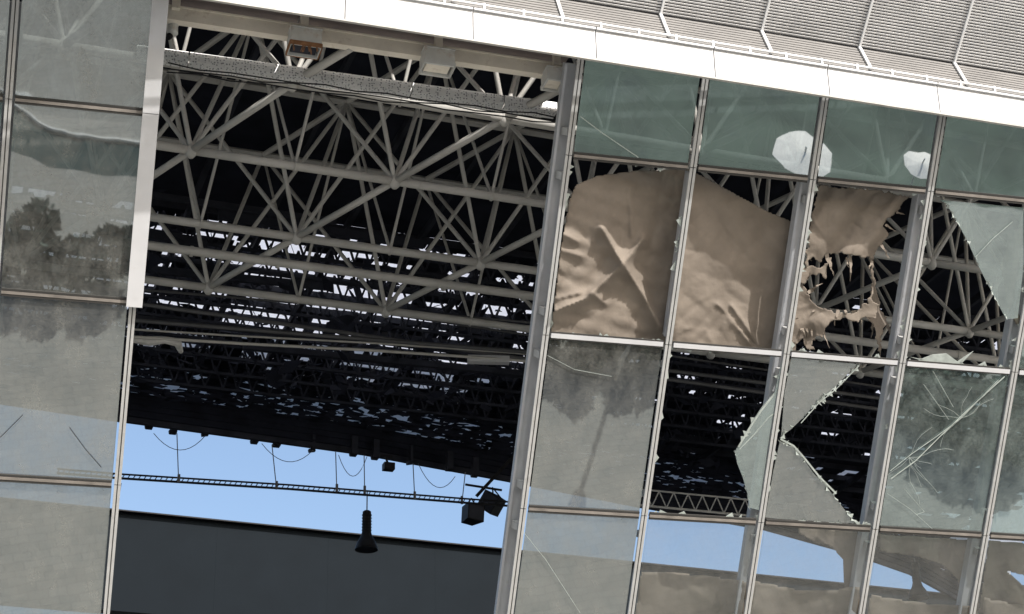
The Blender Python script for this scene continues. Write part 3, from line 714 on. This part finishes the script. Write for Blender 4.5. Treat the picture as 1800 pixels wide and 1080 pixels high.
def pendant(px, py0, py1, py2, pe, label, grp):
    top = onpe(px, py0, pe); b0 = onpe(px + 1, py1, pe); b1 = onpe(px + 2, py2, pe)
    L_ = top.z - b1.z; c = V((b1.x, b1.y, 0)); z0, z1 = b0.z, b1.z; h = z0 - z1
    t_ = thing('pendant_lamp', b1, label, 'lamp', grp)
    ring = lambda zz: c + V((0, 0, zz))
    m = MB(); m.tube([ring(top.z + .05), ring(z0)], .018, 6); m.build('stem', M['wire'], t_)
    m = MB(); m.tube([ring(z0 + .03), ring(z0), ring(z0 - h * .55)], [.08, .115, .125], 14); 
    for q in range(6): m.tube([ring(z0 - h * (.08 + q * .08)), ring(z0 - h * (.08 + q * .08) - .015)], .135, 14)
    m.build('ballast_body', M['darkgear'], t_, False)
    m = MB(); m.tube([ring(z0 - h * .55), ring(z0 - h * .66), ring(z0 - h * .80), ring(z1 + .06), ring(z1)], [.13, .16, .25, .30, .31], 18, cap=False); m.build('shade', M['darkgear'], t_, True)
    m = MB(); m.tube([ring(z1 + .02), ring(z1 + .03)], .29, 18); m.build('lens', M['purlin'], t_)
pendant(642, 867, 900, 967, 46.5, 'black bell shaped pendant lamp hanging under the light bar', 'pendant lamps')
pendant(1613, 985, 992, 1052, 46.5, 'black pendant lamp seen through the lower right glass', 'pendant lamps')

def loudspeaker(cx, cy, w_, h_, yawd, tiltd, label):
    p = onpe(cx, cy, 46.0); t_ = thing('loudspeaker', p, label, 'loudspeaker', 'loudspeakers at the light bar')
    R = Matrix.Rotation(rad(yawd), 3, 'Z') @ Matrix.Rotation(rad(tiltd), 3, 'Y')
    m = MB(); d_ = .45; fr, bk = .5, .34
    vs = [V((sx * w_ * (fr if sy < 0 else bk), sy * d_ / 2, sz * h_ / 2)) for sy in (-1, 1) for sz in (-1, 1) for sx in (-1, 1)]
    vs = [p + R @ v for v in vs]
    m.add(vs, [(0, 1, 3, 2), (5, 4, 6, 7), (0, 4, 5, 1), (2, 3, 7, 6), (0, 2, 6, 4), (1, 5, 7, 3)]); cab = m.build('cabinet', M['darkgear'], t_)
    m = MB(); q = [p + R @ V((sx * w_ * .44, -d_ / 2 - .004, sz * h_ * .44)) for sx, sz in ((-1, -1), (1, -1), (1, 1), (-1, 1))]
    m.slab(q, R @ V((0, -1, 0)), .003); m.build('grille', M['purlin'], cab)
    m = MB(); m.bar(p + R @ V((-w_ * .3, 0, h_ / 2)), p + V((0, 0, h_ / 2 + .22)), .03, .03); m.bar(p + R @ V((w_ * .3, 0, h_ / 2)), p + V((0, 0, h_ / 2 + .22)), .03, .03); m.build('yoke', M['darkgear'], t_)
loudspeaker(829, 904, .52, .46, 35, 4, 'black loudspeaker box at the left of the pair on the light bar')
loudspeaker(866, 886, .58, .50, -35, 38, 'tilted black loudspeaker box at the right of the pair')
p = onpe(683, 821, 46.8)
sb = thing('projector', p, 'small black projector box under the roof edge', 'projector')
m = MB(); m.bar(p - TD * .15, p + TD * .15, .25, .19); m.build('body', M['darkgear'], sb); m = MB(); m.bar(p - TD * .02 + V((0, 0, .09)), p - TD * .1 + V((0, 0, .32)), .05, .05); m.bar(p - TD * .25 + V((0, 0, .3)), p + TD * .1 + V((0, 0, .3)), .06, .06); m.build('bracket', M['darkgear'], sb)
# strut arm above the loudspeakers
q = [onpe(x, y, 46.2) for x, y in ((838, 872), (905, 800), (872, 832), (818, 852), (860, 842), (882, 862))]
ar = thing('speaker_arm', q[1], 'angled dark strut holding the loudspeakers to the roof', 'bracket arm')
m = MB(); m.bar(q[0], q[1], .09, .09); m.build('strut', M['darkgear'], ar); m = MB(); m.bar(q[3], q[5], .05, .05); m.build('cross_bar', M['darkgear'], ar)

# small pale lattice truss seen through the right hand gap
P0, P1 = [onpe(x, y, 38.5) for x, y in ((1120, 860), (1420, 889))]; q0, q1 = [onpe(x, y, 38.5) for x, y in ((1120, 888), (1420, 917))]
lt = thing('lattice_truss', q0, 'pale zigzag lattice truss inside the right hand gap', 'truss')
m = MB(); m.tube([P0, P1], .022, 6); m.build('chord', M['alu'], lt); m = MB(); m.tube([q0, q1], .03, 6); m.build('chord', M['alu'], lt)
n = 24
for k in range(n):
    a_ = (P0 if k % 2 else q0).lerp(P1 if k % 2 else q1, k / n); b_ = (q0 if k % 2 else P0).lerp(q1 if k % 2 else P1, (k + 1) / n)
    m = MB(); m.tube([a_, b_], .016, 5); m.build('lacing', M['alu'], lt)

# ------------------------------------------------------------------ torn blackout cloths
def inside(p, poly):
    x, y = p; c = False; n = len(poly)
    for i in range(n):
        x1, y1 = poly[i]; x2, y2 = poly[i - 1]
        if (y1 > y) != (y2 > y) and x < (x2 - x1) * (y - y1) / (y2 - y1) + x1: c = not c
    return c
def segd(p, a, b):
    ax, ay = a; bx, by = b; dx, dy = bx - ax, by - ay; t_ = max(0, min(1, ((p[0] - ax) * dx + (p[1] - ay) * dy) / (dx * dx + dy * dy + 1e-9)))
    q = (ax + dx * t_, ay + dy * t_); return math.hypot(p[0] - q[0], p[1] - q[1]), q, t_
def cloth(poly, offf, label, step=3, ridges=(), base=.25, fray=0, crumple=1.0, shreds=()):
    seedz = len(label) * 1.7
    if fray:
        rf = random.Random(len(poly)); np_ = []
        for k in range(len(poly)):
            (ax, ay), (bx, by) = poly[k - 1], poly[k]; n_ = max(1, int(math.hypot(bx - ax, by - ay) / 5))
            for q in range(n_): np_.append((ax + (bx - ax) * q / n_ + rf.uniform(-fray, fray), ay + (by - ay) * q / n_ + rf.uniform(-fray, fray)))
        poly = np_
    xs = [p[0] for p in poly]; ys = [p[1] for p in poly]; x0, y0 = min(xs), min(ys)
    nx = int((max(xs) - x0) / step) + 2; ny = int((max(ys) - y0) / step) + 2
    idx = {}; vs = []; fs = []
    rc = random.Random(int(x0 + y0)); ridges = list(ridges)
    for k in range(int((max(xs) - x0) * (max(ys) - y0) / 1500)):
        a_ = rc.choice((rc.uniform(-.5, .5), rc.uniform(.6, 1.4), rc.uniform(1.9, 2.6))); l_ = rc.uniform(8, 34); cx_, cy_ = rc.uniform(x0, max(xs)), rc.uniform(y0, max(ys))
        ridges.append(([(cx_, cy_), (cx_ + math.cos(a_) * l_, cy_ + math.sin(a_) * l_)], rc.choice((-1, 1)) * rc.uniform(.006, .022), rc.uniform(2.5, 6)))
    def vid(i, j):
        if (i, j) in idx: return idx[(i, j)]
        p = (x0 + i * step, y0 + j * step)
        if not inside(p, poly):
            best = min((segd(p, poly[k], poly[k - 1]) for k in range(len(poly))), key=lambda r_: r_[0])
            if best[0] < step * 1.6: p = best[1]
        o_ = base + offf(p)
        qx, qy = p[0] * .82 + p[1] * .57, -p[0] * .57 + p[1] * .82
        o_ -= crumple * (abs(noise.noise(V((qx / 26, qy / 75, seedz)))) * .05 + abs(noise.noise(V((qy / 34, qx / 90, seedz + 9)))) * .04 + abs(noise.noise(V((p[0] / 11, p[1] / 14, seedz + 3)))) * .010)
        for pts, A, wd_ in ridges:
            dd = 1e9
            for a_, b_ in zip(pts[:-1], pts[1:]):
                dd = min(dd, segd(p, a_, b_)[0])
            o_ -= A * math.exp(-(dd / wd_)) 
        u, v = fuv(p[0], p[1], o_)
        idx[(i, j)] = len(vs); vs.append(F(u, v, o_)); return idx[(i, j)]
    for i in range(nx):
        for j in range(ny):
            if inside((x0 + (i + .5) * step, y0 + (j + .5) * step), poly):
                fs.append([vid(i, j), vid(i, j + 1), vid(i + 1, j + 1), vid(i + 1, j)])
    t_ = thing('torn_cloth', vs[0], label, 'cloth', 'torn blackout cloths behind the glass wall')
    m = MB(); m.add(vs, fs); o = m.build('fabric', M['cloth'], t_, True)
    sol = o.modifiers.new('thickness', 'SOLIDIFY'); sol.thickness = .006; sol.offset = 0
    rs = random.Random(len(label))
    for (sx, sy, ln, a_) in shreds:
        m = MB(); w_ = rs.uniform(1.5, 4); dx, dy = math.cos(a_), math.sin(a_); pl_ = []; pr_ = []
        for q in range(7):
            f_ = q / 6; cx_ = sx + dx * ln * f_ + rs.uniform(-1.6, 1.6); cy_ = sy + dy * ln * f_ + rs.uniform(-1, 1); ww = w_ * (1 - f_) * rs.uniform(.6, 1.3) + .3; oo = base + .05 * sn(q * 1.1 + sx)
            pl_.append(fac(cx_ - dy * ww, cy_ + dx * ww, oo)); pr_.append(fac(cx_ + dy * ww, cy_ - dx * ww, oo + .01))
        for q in range(6): m.slab([pl_[q], pl_[q + 1], pr_[q + 1], pr_[q]], FN, .004)
        m.build('shred', M['cloth'], t_)
    return t_
sn = math.sin
cloth([(1001, 350), (1012, 325), (1050, 309), (1120, 300), (1212, 297), (1222, 330), (1196, 608), (968, 588), (985, 440)],
      lambda p: .42 * min(1, max(0, (p[0] - 985 + (p[1] - 440) * .15) / 160)) ** 1.5 * (.75 + .25 * sn((p[1] - 300) / 290 * 3.1)) + .10 * max(0, (430 - p[1]) / 130) + .012 * sn(p[0] * .11 + p[1] * .05) + .008 * sn(p[1] * .21 - p[0] * .07),
      'brown cloth with a pinched X of creases in the upper left gap', base=.08, ridges=(
          ([(1058, 402), (1095, 465), (1128, 515), (1160, 575)], .20, 9), ([(972, 548), (1030, 525), (1095, 465), (1130, 420)], .20, 9),
          ([(1107, 330), (1110, 412)], .06, 4), ([(978, 405), (1015, 425)], .08, 6), ([(978, 525), (1020, 515)], .08, 5), ([(1040, 515), (1065, 535)], .07, 5), ([(985, 440), (1022, 450)], .05, 5)))
cloth([(1214, 299), (1240, 312), (1300, 345), (1350, 372), (1418, 400), (1398, 622), (1180, 603), (1196, 440)],
      lambda p: .46 * min(1, max(0, (p[0] - 1190) / 150)) ** .8 + .01 * sn(p[0] * .09 - p[1] * .06),
      'brown cloth with a sloping top edge in the second gap', base=.12, ridges=(
          ([(1262, 537), (1300, 580), (1318, 604)], .10, 5), ([(1286, 538), (1312, 575), (1332, 606)], .10, 5), ([(1262, 540), (1330, 606)], -.05, 3), ([(1240, 580), (1252, 604)], .03, 5)))
cloth([(1437, 328), (1520, 332), (1602, 345), (1588, 356), (1572, 378), (1556, 386), (1552, 398), (1562, 408), (1556, 424), (1541, 440), (1536, 455), (1510, 452), (1478, 444), (1456, 448), (1440, 462), (1428, 452), (1418, 470), (1413, 478), (1421, 420)],
      lambda p: .10 * sn((p[0] - 1420) / 180 * 3.1) + .05 * sn(p[0] * .07 + (p[1] - 330) * .055) + .02 * sn(p[0] * .16 + p[1] * .1),
      'ragged brown cloth hanging from the transom in the third gap', step=2, fray=3, shreds=[(1422 + (k * 37) % 118, 448 + (k % 2) * 6, 12 + (k * 17) % 40, 1.2 + .2 * (k % 4)) for k in range(6)] + [(1556, 395, 22, .6), (1575, 372, 18, .4), (1548, 430, 30, 1.0)])
cloth([(1404, 478), (1412, 500), (1422, 522), (1440, 541), (1475, 550), (1508, 546), (1530, 524), (1543, 536), (1538, 562), (1520, 556), (1506, 570), (1488, 560), (1468, 562), (1450, 577), (1447, 594), (1434, 590), (1428, 606), (1434, 614), (1420, 616), (1412, 598), (1400, 606), (1388, 604), (1394, 540)],
      lambda p: .03 * sn(p[0] * .09) + .015 * sn(p[1] * .13), 'small torn cloth flap low at the left of the third gap', step=2, fray=3.2, shreds=[(1400 + k * 9, 560 + (k % 3) * 9, 26 + (k * 7) % 25, 1.2 + .12 * (k % 5)) for k in range(6)] + [(1430 + k * 14, 546, 12 + (k * 5) % 16, 1.3 + .15 * (k % 4)) for k in range(7)] + [(1412, 500, 26, -1.0), (1420, 515, 30, -.6), (1530, 530, 40, -1.4)])
cloth([(1408, 476), (1420, 468), (1442, 470), (1456, 462), (1452, 492), (1440, 482), (1424, 486), (1414, 500), (1406, 498)],
      lambda p: .02 * sn(p[0] * .2), 'little curled cloth scrap beside the third gap mullion', step=2, fray=2)
cloth([(1533, 458), (1538, 500), (1548, 540), (1562, 570), (1566, 578), (1556, 572), (1549, 590), (1546, 620), (1540, 600), (1536, 570), (1516, 556), (1508, 546), (1530, 530), (1532, 500), (1530, 470)],
      lambda p: .08 * sn(p[1] * .05), 'narrow cloth strip dangling in the third gap', step=2, base=.45, fray=2.4, shreds=[(1546, 590, 40, 1.5), (1536, 560, 34, 1.7), (1560, 574, 26, 1.2)])
cloth([(1800, 395), (1785, 402), (1770, 412), (1768, 440), (1758, 470), (1765, 500), (1770, 540), (1785, 570), (1800, 575), (1860, 560), (1860, 400)],
      lambda p: .04 * sn(p[0] * .2) + .03 * sn(p[1] * .13), 'frayed cloth seen through the green remnant pane at the right edge', base=.3)
cloth([(1404, 926), (1532, 936), (1520, 1050), (1484, 1040), (1482, 985), (1462, 962), (1430, 953), (1404, 938)], lambda p: .05 * sn(p[0] * .08), 'shaded brown cloth hanging at the top right of the second lower pane', base=.5)
cloth([(1546, 940), (1728, 950), (1718, 1090), (1694, 1072), (1684, 1020), (1655, 992), (1610, 978), (1546, 970)], lambda p: .05 * sn(p[0] * .08), 'shaded brown cloth swag across the top of the third lower pane', base=.5)
cloth([(1738, 950), (1900, 962), (1900, 1010), (1850, 1000), (1800, 1012), (1770, 1004), (1800, 1030), (1900, 1030), (1900, 1090), (1720, 1080)], lambda p: .05 * sn(p[0] * .08), 'shaded slit brown cloth in the lower pane at the right edge', base=.5)
# cloths behind the lower right panes
def low_cloth(x0, x1, top, label, sag=.2):
    poly = top + [(x1 - 14, 1290), (x0 - 36, 1270)]
    cloth(poly, lambda p: sag * sn((p[0] - x0) / (x1 - x0) * 3.1) + .05 * sn(p[0] * .05 + p[1] * .03), label, step=6, base=.22)
low_cloth(1128, 1318, [(1126, 1006), (1180, 1006), (1250, 1013), (1312, 1022)], 'sunlit brown cloth behind the first lower clear pane')
low_cloth(1325, 1520, [(1322, 1020), (1400, 1036), (1450, 1038), (1512, 1030)], 'sunlit brown cloth behind the second lower clear pane')
low_cloth(1532, 1722, [(1530, 1045), (1570, 1052), (1640, 1062), (1712, 1066)], 'sunlit brown cloth behind the third lower clear pane')
low_cloth(1735, 1930, [(1730, 1050), (1800, 1065), (1860, 1070), (1920, 1075)], 'sunlit brown cloth behind the lower clear pane at the right edge')

pt = MB(); pt.add([RF(-60, 34, .01), RF(80, 34, .01), RF(80, 95, .01), RF(-60, 95, .01)], [(0, 1, 2, 3)]); tag(pt.build('bounce_cut_sheet', M['lawn']), 'unseen dark green sheet added to cut bounce light inside the stadium', kind='structure')  # grass sheet added to keep sunlit ground from brightening the roof underside
# ------------------------------------------------------------------ unseen stepped stands, added to block light reaching the roof underside
st_ = thing('light_block_stand', RF(10, 33, 0), 'unseen dark stepped stand added to block bounce light under the near roof', 'stand')
m = MB()
for k in range(26):
    m.bar(RF(-40, 33 + k * 1.05, 8 - k * .29 - 1.5), RF(60, 33 + k * 1.05, 8 - k * .29 - 1.5), 1.045, 3.0)
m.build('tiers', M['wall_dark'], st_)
st2 = thing('light_block_stand', wA + WI * 6, 'unseen dark stepped stand added on the far side to block low light', 'stand')
m = MB()
for k in range(20):
    p = wA + WI * (-14 + k * 1.05); p.z = 4 + k * .62
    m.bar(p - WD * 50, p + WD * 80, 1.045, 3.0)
m.build('tiers', M['wall_dark'], st2)

# ------------------------------------------------------------------ forecourt things mirrored in the glass
def leaf_crown(r, n, seed, squash=.8):
    rr = random.Random(seed); m = MB(); blobs = [(V((rr.uniform(-.55, .55) * r, rr.uniform(-.55, .55) * r, rr.uniform(-.4, .4) * r)), rr.uniform(.35, .6) * r) for _ in range(9)]
    for k in range(n):
        c, br = rr.choice(blobs); d = V((rr.gauss(0, 1), rr.gauss(0, 1), rr.gauss(0, 1))).normalized() * br * rr.uniform(.6, 1) ** .5
        p = c + d; p.z *= squash; s_ = rr.uniform(.10, .22); x = V((rr.gauss(0, 1), rr.gauss(0, 1), rr.gauss(0, 1))).normalized(); y = x.orthogonal().normalized()
        m.add([p - x * s_, p + y * s_ * .5, p + x * s_, p - y * s_ * .5], [(0, 1, 2, 3)])
    return m
crown_src = None
def tree(px, py, hc, r, seed, label, hz_=None):
    base = refl(px, py, hc); base.z = 0
    t_ = thing('shrub', base, label, 'shrub', 'shrubs on the forecourt')
    m = MB(); rr = random.Random(seed)
    m.tube([base, base + V((.05, .03, hc * .5)), base + V((0, .05, hc))], [.08, .06, .03], 9)
    for k in range(6):
        a_ = k * 1.05 + rr.random(); m.tube([base + V((0, 0, hc * (.2 + .07 * k))), base + V((math.cos(a_) * r * .6, math.sin(a_) * r * .6, hc * (.7 + .08 * k)))], [.06, .02], 6)
    m.build('stems', M['bark'], t_, True)
    c = leaf_crown(r, 1500, seed)
    c.v = [V((p.x, p.y, max(p.z, .05 - hc))) + base + V((0, 0, hc)) for p in c.v]; c.build('crown', M['leaf'], t_)
trees = [(985, 575, .7, .85, 'dark shrub mirrored at the top left of the large grey pane'), (1065, 588, .7, 1.05, 'dark shrub mirrored at the top middle of the large grey pane'), (1140, 585, .7, .9, 'dark shrub mirrored at the top right of the large grey pane'),
         (1600, 680, .8, 1.2, 'dark shrub mirrored left of the long crack'), (1680, 675, .8, 1.4, 'dark shrub mirrored above the long crack'), (1710, 740, .7, 1.0, 'dark shrub mirrored below the long crack'), (1790, 720, .8, 1.4, 'dark shrub mirrored at the right edge beside the cracked pane'),
         (30, 425, .9, 1.0, 'dark shrub mirrored in the left glass at the frame edge'), (110, 440, .9, 1.0, 'dark shrub mirrored in the middle of the left glass'), (190, 440, .9, 1.0, 'dark shrub mirrored beside the trim bar')]
for k, (px, py, hc, r, lab) in enumerate(trees): tree(px, py, hc, r, 20 + k, lab)
def parasol(px, py, label, r=.84):
    top = refl(px, py, 2.5); base = V((top.x, top.y, 0)); t_ = thing('parasol', base, label, 'parasol', 'parasols on the forecourt')
    m = MB(); n = 10; ax = V((-.06, .12, .99)).normalized(); e1 = ax.orthogonal().normalized(); e2 = ax.cross(e1); o_ = base + V((0, 0, 2.45)); c = o_ + ax * .09
    ring = [o_ + (e1 * math.cos(k * 2 * math.pi / n) + e2 * math.sin(k * 2 * math.pi / n)) * r for k in range(n)]
    for k in range(n): m.slab([c, ring[k], ring[(k + 1) % n]], ax, .01)
    m.build('canopy', M['parasol'], t_)
    m = MB(); m.tube([base, base + V((0, 0, 2.7))], .025, 8); m.build('pole', M['alu'], t_)
    m = MB(); m.tube([base, base + V((0, 0, .06))], .28, 12); m.build('base', M['concrete'], t_)
parasol(1430, 265, 'white parasol mirrored large in the top panes')
parasol(1636, 284, 'white parasol mirrored small beside the right top mullion', .52)
def lamp_post(px, py, label):
    base = refl(px, py); base.z = 0; t_ = thing('lamp_post', base, label, 'lamp post')
    m = MB(); m.tube([base, base + V((0, 0, 2.8))], [.06, .045], 8); m.build('pole', M['steel'], t_)
    p = base + V((0, 0, 2.8)); m = MB(); m.tube([p - V((0, 0, .1)), p, p + V((0, 0, .22)), p + V((0, 0, .3))], [.07, .14, .2, .05], 12); m.build('lamp_head', M['darkgear'], t_)
lamp_post(1092, 676, 'grey lamp post whose shadow is mirrored in the large grey pane')
# base wall under the glass
m = MB(); bw0, bw1 = F(-14, -9.1, .3), F(16, -9.1, .3); bw0.z = bw1.z = 0; hgt = F(0, -9.1).z - .1
m.slab([bw0, bw1, bw1 + V((0, 0, hgt)), bw0 + V((0, 0, hgt))], -FH, .4)
tag(m.build('base_wall', M['concrete']), 'plain concrete base wall under the leaning glass', 'wall')
for o in ROOTS:
    del o['_o']
